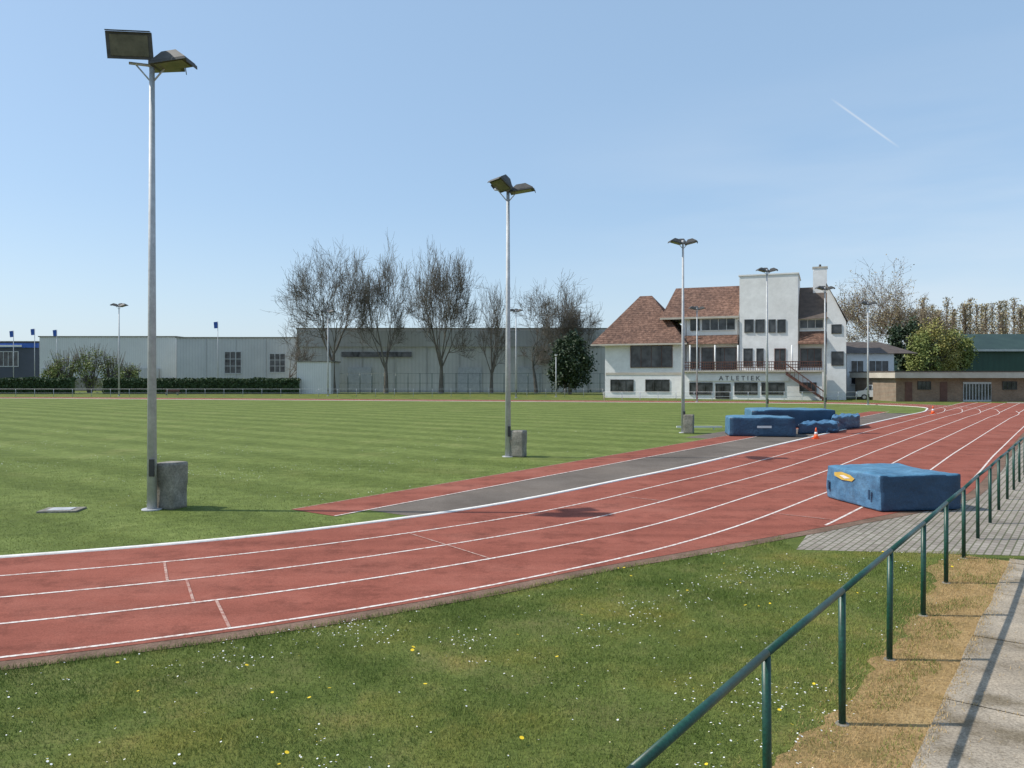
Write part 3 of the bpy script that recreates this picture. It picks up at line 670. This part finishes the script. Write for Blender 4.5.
def segs_mesh(name,Sg,mat,parent=None):
    Sg=np.array(Sg); vs=[];fs=[];base=0
    for lo,hi,n in ((0.10,9,8),(0.0,0.10,3)):
        q=Sg[(Sg[:,6]>=lo)&(Sg[:,6]<hi)]
        if not len(q): continue
        p0=q[:,0:3];p1=q[:,3:6]; d=p1-p0; d/=np.linalg.norm(d,axis=1)[:,None]+1e-9
        ref=np.where(np.abs(d[:,2:3])>.9,np.array([[1,0,0]]),np.array([[0,0,1]])); a=np.cross(d,ref); a/=np.linalg.norm(a,axis=1)[:,None]; b_=np.cross(d,a)
        R=[]
        for p,r in ((p0,q[:,6]),(p1,q[:,7])):
            for k in range(n):
                t=2*np.pi*k/n; R.append(p+(a*np.cos(t)+b_*np.sin(t))*r[:,None])
        v=np.stack(R,1).reshape(-1,3); m_=len(q); i=np.arange(m_)[:,None]*(2*n)+base
        f=np.concatenate([np.concatenate([i+k,i+(k+1)%n,i+n+(k+1)%n,i+n+k],1) for k in range(n)])
        vs.append(v);fs.append(f); base+=len(v)
    return fastmesh(name,np.concatenate(vs),np.concatenate(fs),[mat],parent=parent)
def bare_tree(name,x,y,H,width,mat='bark',seed=0,levels=5,rmin=0.02,trunkfrac=0.15,buds=None,lean=0.0):
    rn=random.Random(seed); Sg=[]
    def grow(p,d,L,r,lev):
        nseg=4 if lev<3 else 3; q=p.copy(); dd=d.copy(); rr=r; kids=[]
        rend=max(r*0.5,rmin*.6)
        for k in range(nseg):
            j=Vector((rn.gauss(0,1),rn.gauss(0,1),rn.gauss(0,.6)))*(0.05+0.03*lev)
            dd=(dd+j+Vector((0,0,0.07 if lev>0 else 0))).normalized()
            nq=q+dd*(L/nseg); nr=r+(rend-r)*(k+1)/nseg
            Sg.append((*q,*nq,rr,nr)); q=nq; rr=nr
            if lev>0 or k>=nseg-2: kids.append((q.copy(),dd.copy(),rr,(k+1)/nseg))
        if lev>=levels: return
        for (c,cd,cr,fr) in kids:
            if lev>0 and fr<0.3: continue
            nch=(3,2,2,2,2,2)[lev]+(1 if (fr==1 and lev<3) else 0)
            for _ in range(nch):
                if rn.random()<0.20: continue
                ax=cd.orthogonal().normalized(); ax.rotate(Quaternion(cd,rn.uniform(0,2*math.pi)))
                ang=math.radians(rn.uniform(22,56) if lev>0 else rn.uniform(10,58))
                nd=(cd*math.cos(ang)+ax*math.sin(ang)).normalized()
                if nd.z<-0.15: nd.z*=0.3; nd.normalize()
                ll=L*rn.uniform(.52,.80) if lev>0 else H*0.36*rn.uniform(.7,1.1)*(1-0.35*math.sin(ang))
                grow(c,nd,ll,max(cr*rn.uniform(.45,.68),rmin),lev+1)
    grow(Vector((0,0,0)),Vector((lean,0,1)).normalized(),H*trunkfrac*1.3,H*.018,0)
    Sg=np.array(Sg)
    k=H/np.percentile(Sg[:,5],99.6)
    Sg[:,2]*=k; Sg[:,5]*=k
    wx=(np.percentile(Sg[:,3],98.5)-np.percentile(Sg[:,3],1.5)); kx=width/wx
    wy=(np.percentile(Sg[:,4],98.5)-np.percentile(Sg[:,4],1.5)); ky=width/wy
    for c in (0,3): Sg[:,c]=x+Sg[:,c]*kx
    for c in (1,4): Sg[:,c]=y+Sg[:,c]*ky
    e=empty(name); segs_mesh('trunk_and_branches',Sg,mat,e)
    if buds:
        C=Sg[RNG.integers(0,len(Sg),buds[1]),3:6]; C=C[C[:,2]>H*.3]; leafobj('buds',C+RNG.normal(size=C.shape)*.25,0.09,buds[0],e)
    return len(Sg)
TZ=122
def tz(px): return (px-512)/F*TZ
def th_(pt,Z=TZ): return V(0,pt,Z)[2]
cnt=[]
cnt.append(bare_tree('bare_ash_tree',tz(334),TZ,th_(245),13.0,'bark',3,5,lean=-.12))
cnt.append(bare_tree('bare_ash_tree',tz(384),TZ+2,th_(247),9.2,'bark',6,5))
cnt.append(bare_tree('bare_ash_tree',tz(441),TZ,th_(250),10.2,'bark',18,5))
cnt.append(bare_tree('bare_ash_tree',tz(491),TZ+3,th_(281),5.6,'bark',9,4))
cnt.append(bare_tree('bare_ash_tree',tz(537),TZ+4,th_(274),10.5,'bark',12,5))
cnt.append(bare_tree('bare_ash_tree',tz(568),TZ+6,th_(284),9.0,'bark',14,5))
cnt.append(bare_tree('bare_ash_tree',tz(282),TZ+4,th_(315),6.0,'bark',21,4))
cnt.append(bare_tree('bare_plane_tree',(880-512)/F*125,125,V(0,269,125)[2],13.0,'bark_red',31,5,buds=('poplar_bud',9000)))
cnt.append(bare_tree('bare_plane_tree',(922-512)/F*140,140,V(0,303,140)[2],9,'bark_red',33,5,buds=('poplar_bud',5000)))
print('SEGS',cnt)
x,y,_=V(570,0,116); e=empty('evergreen_tree'); h=V(0,332,116)[2]
leafobj('foliage',np.concatenate([clumps(x,y,h*.45,3.0,2.5,h*.36,70,150,.22),clumps(x+.5,y,h*.75,1.8,1.6,h*.2,25,130,.25)]),0.16,'ivy_leaf',e)
mb=MB(); mb.cyl((x,y,0),(x,y,h*.7),.3,.12,8,'bark'); mb.obj('trunk',e)
for px,w,pt in ((66,2.4,352),(90,3.0,347),(112,2.0,354),(54,1.4,362),(130,1.6,364)):
    x,y,_=V(px,0,124); h=V(0,pt,124)[2]; e=empty('willow_shrub')
    leafobj('foliage',clumps(x,y,h*.5,w,1.6,h*.42,40,38,.2),0.10,'willow_leaf',e)
    Sg=[(x+random.uniform(-.4,.4),y,0,x+random.uniform(-w,w),y+random.uniform(-1,1),h*random.uniform(.8,1.1),.05,.02) for _ in range(70)]
    segs_mesh('stems',Sg,'bark',e)
x,y,_=V(907,0,108); h=V(0,318,108)[2]; e=empty('pine_tree')
leafobj('foliage',clumps(x,y,h*.62,2.4,2.0,h*.34,40,110,.22),0.15,'ivy_leaf',e); mb=MB(); mb.cyl((x,y,0),(x,y,h*.8),.3,.1,8,'bark'); mb.obj('trunk',e)
for px,w,pt,mt,Zw in ((937,3.2,318,'willow_yellow',104),(956,2.0,327,'willow_leaf',106),(922,2.2,328,'willow_leaf',103)):
    x,y,_=V(px,0,Zw); h=V(0,pt,Zw)[2]; e=empty('willow_tree')
    leafobj('foliage',clumps(x,y,h*.58,w,2.2,h*.36,75,85,.16),0.11,mt,e)
    Sg=[(x,y,0,x,y,h*.5,.3,.2)]
    for _ in range(60):
        z=h*random.uniform(.2,.6); Sg.append((x,y,z,x+random.uniform(-w,w),y+random.uniform(-1.5,1.5),z+h*random.uniform(.1,.4),.09,.02))
    segs_mesh('trunk_and_limbs',Sg,'bark',e)
Cs=[];Sg=[]
for i in range(52):
    px=915+i*5.2+random.uniform(-3,3); Z=random.uniform(160,190); x=(px-512)/F*Z; h=V(0,random.uniform(297,313),Z)[2]
    Sg.append((x,Z,0,x,Z,h*.9,.25,.05))
    for k in range(150):
        z=random.uniform(.2,.97)*h; a=random.uniform(0,6.28); l=random.uniform(.6,1.0)*(1-z/h*.7)*4.0
        Sg.append((x,Z,z,x+math.cos(a)*l*.5,Z+math.sin(a)*l*.5,z+l,.05,.02))
    n=1000; z=RNG.uniform(.15,1,n)*h; rr=(1-z/h*.6)*3.2*RNG.uniform(0,1,n); a=RNG.uniform(0,6.28,n)
    Cs.append(np.stack([x+np.cos(a)*rr,Z+np.sin(a)*rr,z],1))
e=empty('distant_poplar_row'); segs_mesh('branches',Sg,'bark_red',e); leafobj('foliage',np.concatenate(Cs),0.14,'poplar_bud',e)
Cs=[]
for i in range(150):
    px=-150+i*9.5+random.uniform(-4,4); Z=random.uniform(230,270); x=(px-512)/F*Z; h=random.uniform(3.5,8.0)
    Cs.append(clumps(x,Z,h*.5,3.4,3,h*.5,8,40,.3))
leafobj('distant_tree_belt',np.concatenate(Cs),0.45,'belt_leaf')

# ------------------------------------------------------------ right-hand buildings
Z=96.0; e=empty('white_side_building'); mb=MB(); x0,x1=(847-512)/F*Z,(894-512)/F*Z; zt=V(0,353,Z)[2]
mb.box(x0,x1,Z,Z+12,0,zt,'white_paint'); mb.obj('walls',e)
mb=MB(); zt2=V(0,341,Z+3)[2]
mb.poly([(x0-.3,Z-.4,zt-.05),(x1+2.8,Z-.4,zt-.05),(x1+1,Z+6,zt2),(x0-.3,Z+6,zt2)],'roof_dark'); mb.poly([(x0-.3,Z+12.4,zt-.05),(x0-.3,Z+6,zt2),(x1+1,Z+6,zt2),(x1+2.8,Z+12.4,zt-.05)],'roof_dark'); mb.poly([(x1+2.8,Z-.4,zt-.05),(x1+2.8,Z+12.4,zt-.05),(x1+1,Z+6,zt2)],'roof_dark'); mb.obj('roof',e)
mb=MB(); winb(mb,(851-512)/F*Z,(863-512)/F*Z,V(0,384,Z)[2],V(0,361,Z)[2],Z,2,2); winb(mb,(869-512)/F*Z,(888-512)/F*Z,V(0,384,Z)[2],V(0,361,Z)[2],Z,3,2); mb.obj('windows',e)
Z=84.0; e=empty('brick_changing_rooms'); x0,x1=(896-512)/F*Z,(1150-512)/F*Z; zt=V(0,378,Z)[2]; ztt=V(0,371,Z)[2]
mb=MB(); mb.box(x0,x1,Z,Z+10,0,zt,'brick_wall'); mb.obj('walls',e)
mb=MB(); mb.box(x0-.5,x1,Z-.8,Z+10.4,zt+.002,ztt-.12,'cream'); mb.box(x0-.55,x1,Z-.85,Z+10.5,ztt-.118,ztt,'roof_dark'); mb.obj('flat_roof',e)
mb=MB()
for a,b2 in ((918,930),(1003,1016),(1040,1060)): winb(mb,(a-512)/F*Z,(b2-512)/F*Z,V(0,389,Z)[2],V(0,382,Z)[2],Z,3,1,'dark_trim')
mb.box((905-512)/F*Z,(912-512)/F*Z,Z-.06,Z-.004,0,2.1,'wood_brown'); mb.box((940-512)/F*Z,(947-512)/F*Z,Z-.06,Z-.004,0,2.1,'wood_brown')
a,b2=(963-512)/F*Z,(991-512)/F*Z; mb.box(a,b2,Z-.06,Z-.004,0,V(0,382,Z)[2],'galv')
for k in range(9): q=a+(b2-a)*(k+.5)/9; mb.box(q-.1,q+.1,Z-.1,Z-.061,.2,V(0,384,Z)[2],'window_glass')
mb.obj('windows_and_gate',e)
Z=112.0; e=empty('green_barn'); x0,x1=(944-512)/F*Z,(1200-512)/F*Z
mb=MB(); zt=V(0,349,Z)[2]; mb.box(x0,x1,Z,Z+16,0,zt,'clad_green'); mb.obj('walls',e)
mb=MB(); zr=V(0,334,Z+8)[2]; xr=(975-512)/F*Z
mb.poly([(x0-.4,Z-.5,zt-.1),(x1,Z-.5,zt-.1),(x1,Z+8,zr),(xr,Z+8,zr)],'green_sheet'); mb.poly([(x0-.4,Z+16.5,zt-.1),(xr,Z+8,zr),(x1,Z+8,zr),(x1,Z+16.5,zt-.1)],'green_sheet'); mb.poly([(x0-.4,Z-.5,zt-.1),(xr,Z+8,zr),(x0-.4,Z+16.5,zt-.1)],'green_sheet')
mb.box(x0-.5,x1,Z-.6,Z-.5,zt-.35,zt-.05,'galv'); mb.obj('roof',e)

def car(px,Z,ang):
    e=empty('parked_van',((px-512)/F*Z,Z,0),ang); prof=[(-2.1,.35),(2.0,.35),(2.1,.8),(1.95,1.0),(1.35,1.1),(0.8,1.75),(-1.9,1.8),(-2.1,1.1)]
    mb=MB(); n=len(prof); w=.85
    l=[(x,-w*(1 if z<1.2 else .9),z) for x,z in prof]; r=[(x,w*(1 if z<1.2 else .9),z) for x,z in prof]
    mb.poly(l,'car_white'); mb.poly(r[::-1],'car_white')
    for i in range(n): j=(i+1)%n; mb.poly([l[j],l[i],r[i],r[j]],'car_white')
    mb.obj('body',e); mb=MB()
    for sg in (-1,1):
        y1,y2=sg*(w+.012),sg*(w*.9+.03)
        for a,b2,c_,d_ in ((-1.8,-.7,-.75,-1.75),(-.6,.45,.4,-.55),(.55,1.2,.8,.5)):
            mb.poly([(a,y1,1.15),(b2,y1,1.15),(c_,y2,1.65),(d_,y2,1.65)],'window_glass')
    mb.poly([(1.36,-.7,1.13),(1.36,.7,1.13),(.84,.65,1.72),(.84,-.65,1.72)],'window_glass'); mb.poly([(-2.12,-.65,1.2),(-2.12,.65,1.2),(-1.95,.6,1.7),(-1.95,-.6,1.7)],'window_glass')
    for x in (-1.35,1.3):
        for sg in (-1,1): mb.cyl((x,sg*.9,.33),(x,sg*.68,.33),.33,.33,16,'tyre'); mb.cyl((x,sg*.905,.33),(x,sg*.9,.33),.19,.19,12,'galv')
    mb.obj('windows_and_wheels',e)
car(876,90,math.radians(160))
x,y,_=V(172,0,112); e=MB()
e.box(x-1,x+1,y-.2,y+.2,.42,.47,'wood_brown'); e.box(x-1,x+1,y+.2,y+.25,.55,.9,'wood_brown')
for dx in (-.8,.8): e.box(x+dx-.05,x+dx+.05,y-.18,y+.22,0,.419,'concrete'); e.box(x+dx-.04,x+dx+.04,y+.251,y+.3,.3,.88,'concrete')
e.obj('park_bench')

# ------------------------------------------------------------ world, sun, camera
w=bpy.data.worlds.new('World'); scene.world=w; w.use_nodes=True; nt=w.node_tree; N=nt.nodes; L=nt.links
bg=N['Background']; sky=N.new('ShaderNodeTexSky'); sky.sky_type='NISHITA'; sky.sun_disc=False
el=math.radians(47); sv=Vector((-0.995,0.05,0)).normalized()*math.cos(el)+Vector((0,0,math.sin(el)))
sky.sun_elevation=el; sky.sun_rotation=math.atan2(sv.x,sv.y)%(2*math.pi); sky.air_density=1.0; sky.dust_density=1.0; sky.ozone_density=1.2
base=mixc(nt,0.48,sky.outputs[0],(3.25,4.9,6.9))
tc=N.new('ShaderNodeTexCoord'); gen=tc.outputs['Generated']
mp=N.new('ShaderNodeMapping'); mp.inputs['Scale'].default_value=(1.0,1.0,6.0); mp.inputs['Rotation'].default_value=(0,math.radians(-6),0); L.new(gen,mp.inputs['Vector'])
cn=noise_n(nt,mp.outputs[0],1.8,6,0.5)
cm=ramp(nt,cn,[(0.42,0.0),(0.78,1.0)])
sx=N.new('ShaderNodeSeparateXYZ'); L.new(gen,sx.inputs[0])
gx=N.new('ShaderNodeMapRange'); L.new(sx.outputs['X'],gx.inputs[0]); gx.inputs[1].default_value=0.0; gx.inputs[2].default_value=0.40
gz=N.new('ShaderNodeMapRange'); L.new(sx.outputs['Z'],gz.inputs[0]); gz.inputs[1].default_value=0.36; gz.inputs[2].default_value=0.20
cf=math_n(nt,'MULTIPLY',math_n(nt,'MULTIPLY',cm,gx.outputs[0]),gz.outputs[0])
cf=math_n(nt,'MULTIPLY',cf,0.55)
hz=N.new('ShaderNodeMapRange'); L.new(sx.outputs['Z'],hz.inputs[0]); hz.inputs[1].default_value=0.22; hz.inputs[2].default_value=0.0
hz2=math_n(nt,'MULTIPLY',math_n(nt,'POWER',hz.outputs[0],1.6),0.45)
base=mixc(nt,hz2,base,(5.2,5.9,6.4))
d1=Vector((318,780,278)).normalized(); d2=Vector((388,780,228)).normalized(); nn=d1.cross(d2).normalized(); mid_=(d1+d2).normalized()
nrm=N.new('ShaderNodeVectorMath'); nrm.operation='NORMALIZE'; L.new(gen,nrm.inputs[0])
dd=N.new('ShaderNodeVectorMath'); dd.operation='DOT_PRODUCT'; L.new(nrm.outputs[0],dd.inputs[0]); dd.inputs[1].default_value=nn
ab=math_n(nt,'ABSOLUTE',dd.outputs['Value'])
mr=N.new('ShaderNodeMapRange'); L.new(ab,mr.inputs[0]); mr.inputs[1].default_value=0.0016; mr.inputs[2].default_value=0.0
dm=N.new('ShaderNodeVectorMath'); dm.operation='DOT_PRODUCT'; L.new(nrm.outputs[0],dm.inputs[0]); dm.inputs[1].default_value=mid_
half=math.cos(d1.angle(d2)/2)
mr2=N.new('ShaderNodeMapRange'); L.new(dm.outputs['Value'],mr2.inputs[0]); mr2.inputs[1].default_value=half; mr2.inputs[2].default_value=half+(1-half)*.7
ctf=math_n(nt,'MULTIPLY',math_n(nt,'MULTIPLY',mr.outputs[0],mr2.outputs[0]),0.40)
c1=mixc(nt,cf,base,(5.4,5.9,6.4)); c2=mixc(nt,ctf,c1,(6.3,6.4,6.5))
L.new(c2,bg.inputs['Color']); bg.inputs['Strength'].default_value=0.145
sl=bpy.data.lights.new('sun','SUN'); sl.energy=4.4; sl.angle=math.radians(0.53); sl.color=(1.0,0.95,0.865)
so=link(bpy.data.objects.new('sun',sl)); so.rotation_euler=sv.to_track_quat('Z','Y').to_euler(); so.location=(-30,0,40)
cam=bpy.data.cameras.new('camera'); co_=link(bpy.data.objects.new('camera',cam)); co_.location=(0,0,CAMH); co_.rotation_euler=(math.radians(90),0,0)
cam.sensor_width=36; cam.lens=36*F/1024; cam.shift_y=-(384-HY)/1024; cam.clip_end=6000; cam.clip_start=0.05
scene.camera=co_
scene.view_settings.view_transform='Standard'; scene.view_settings.look='None'; scene.view_settings.exposure=0
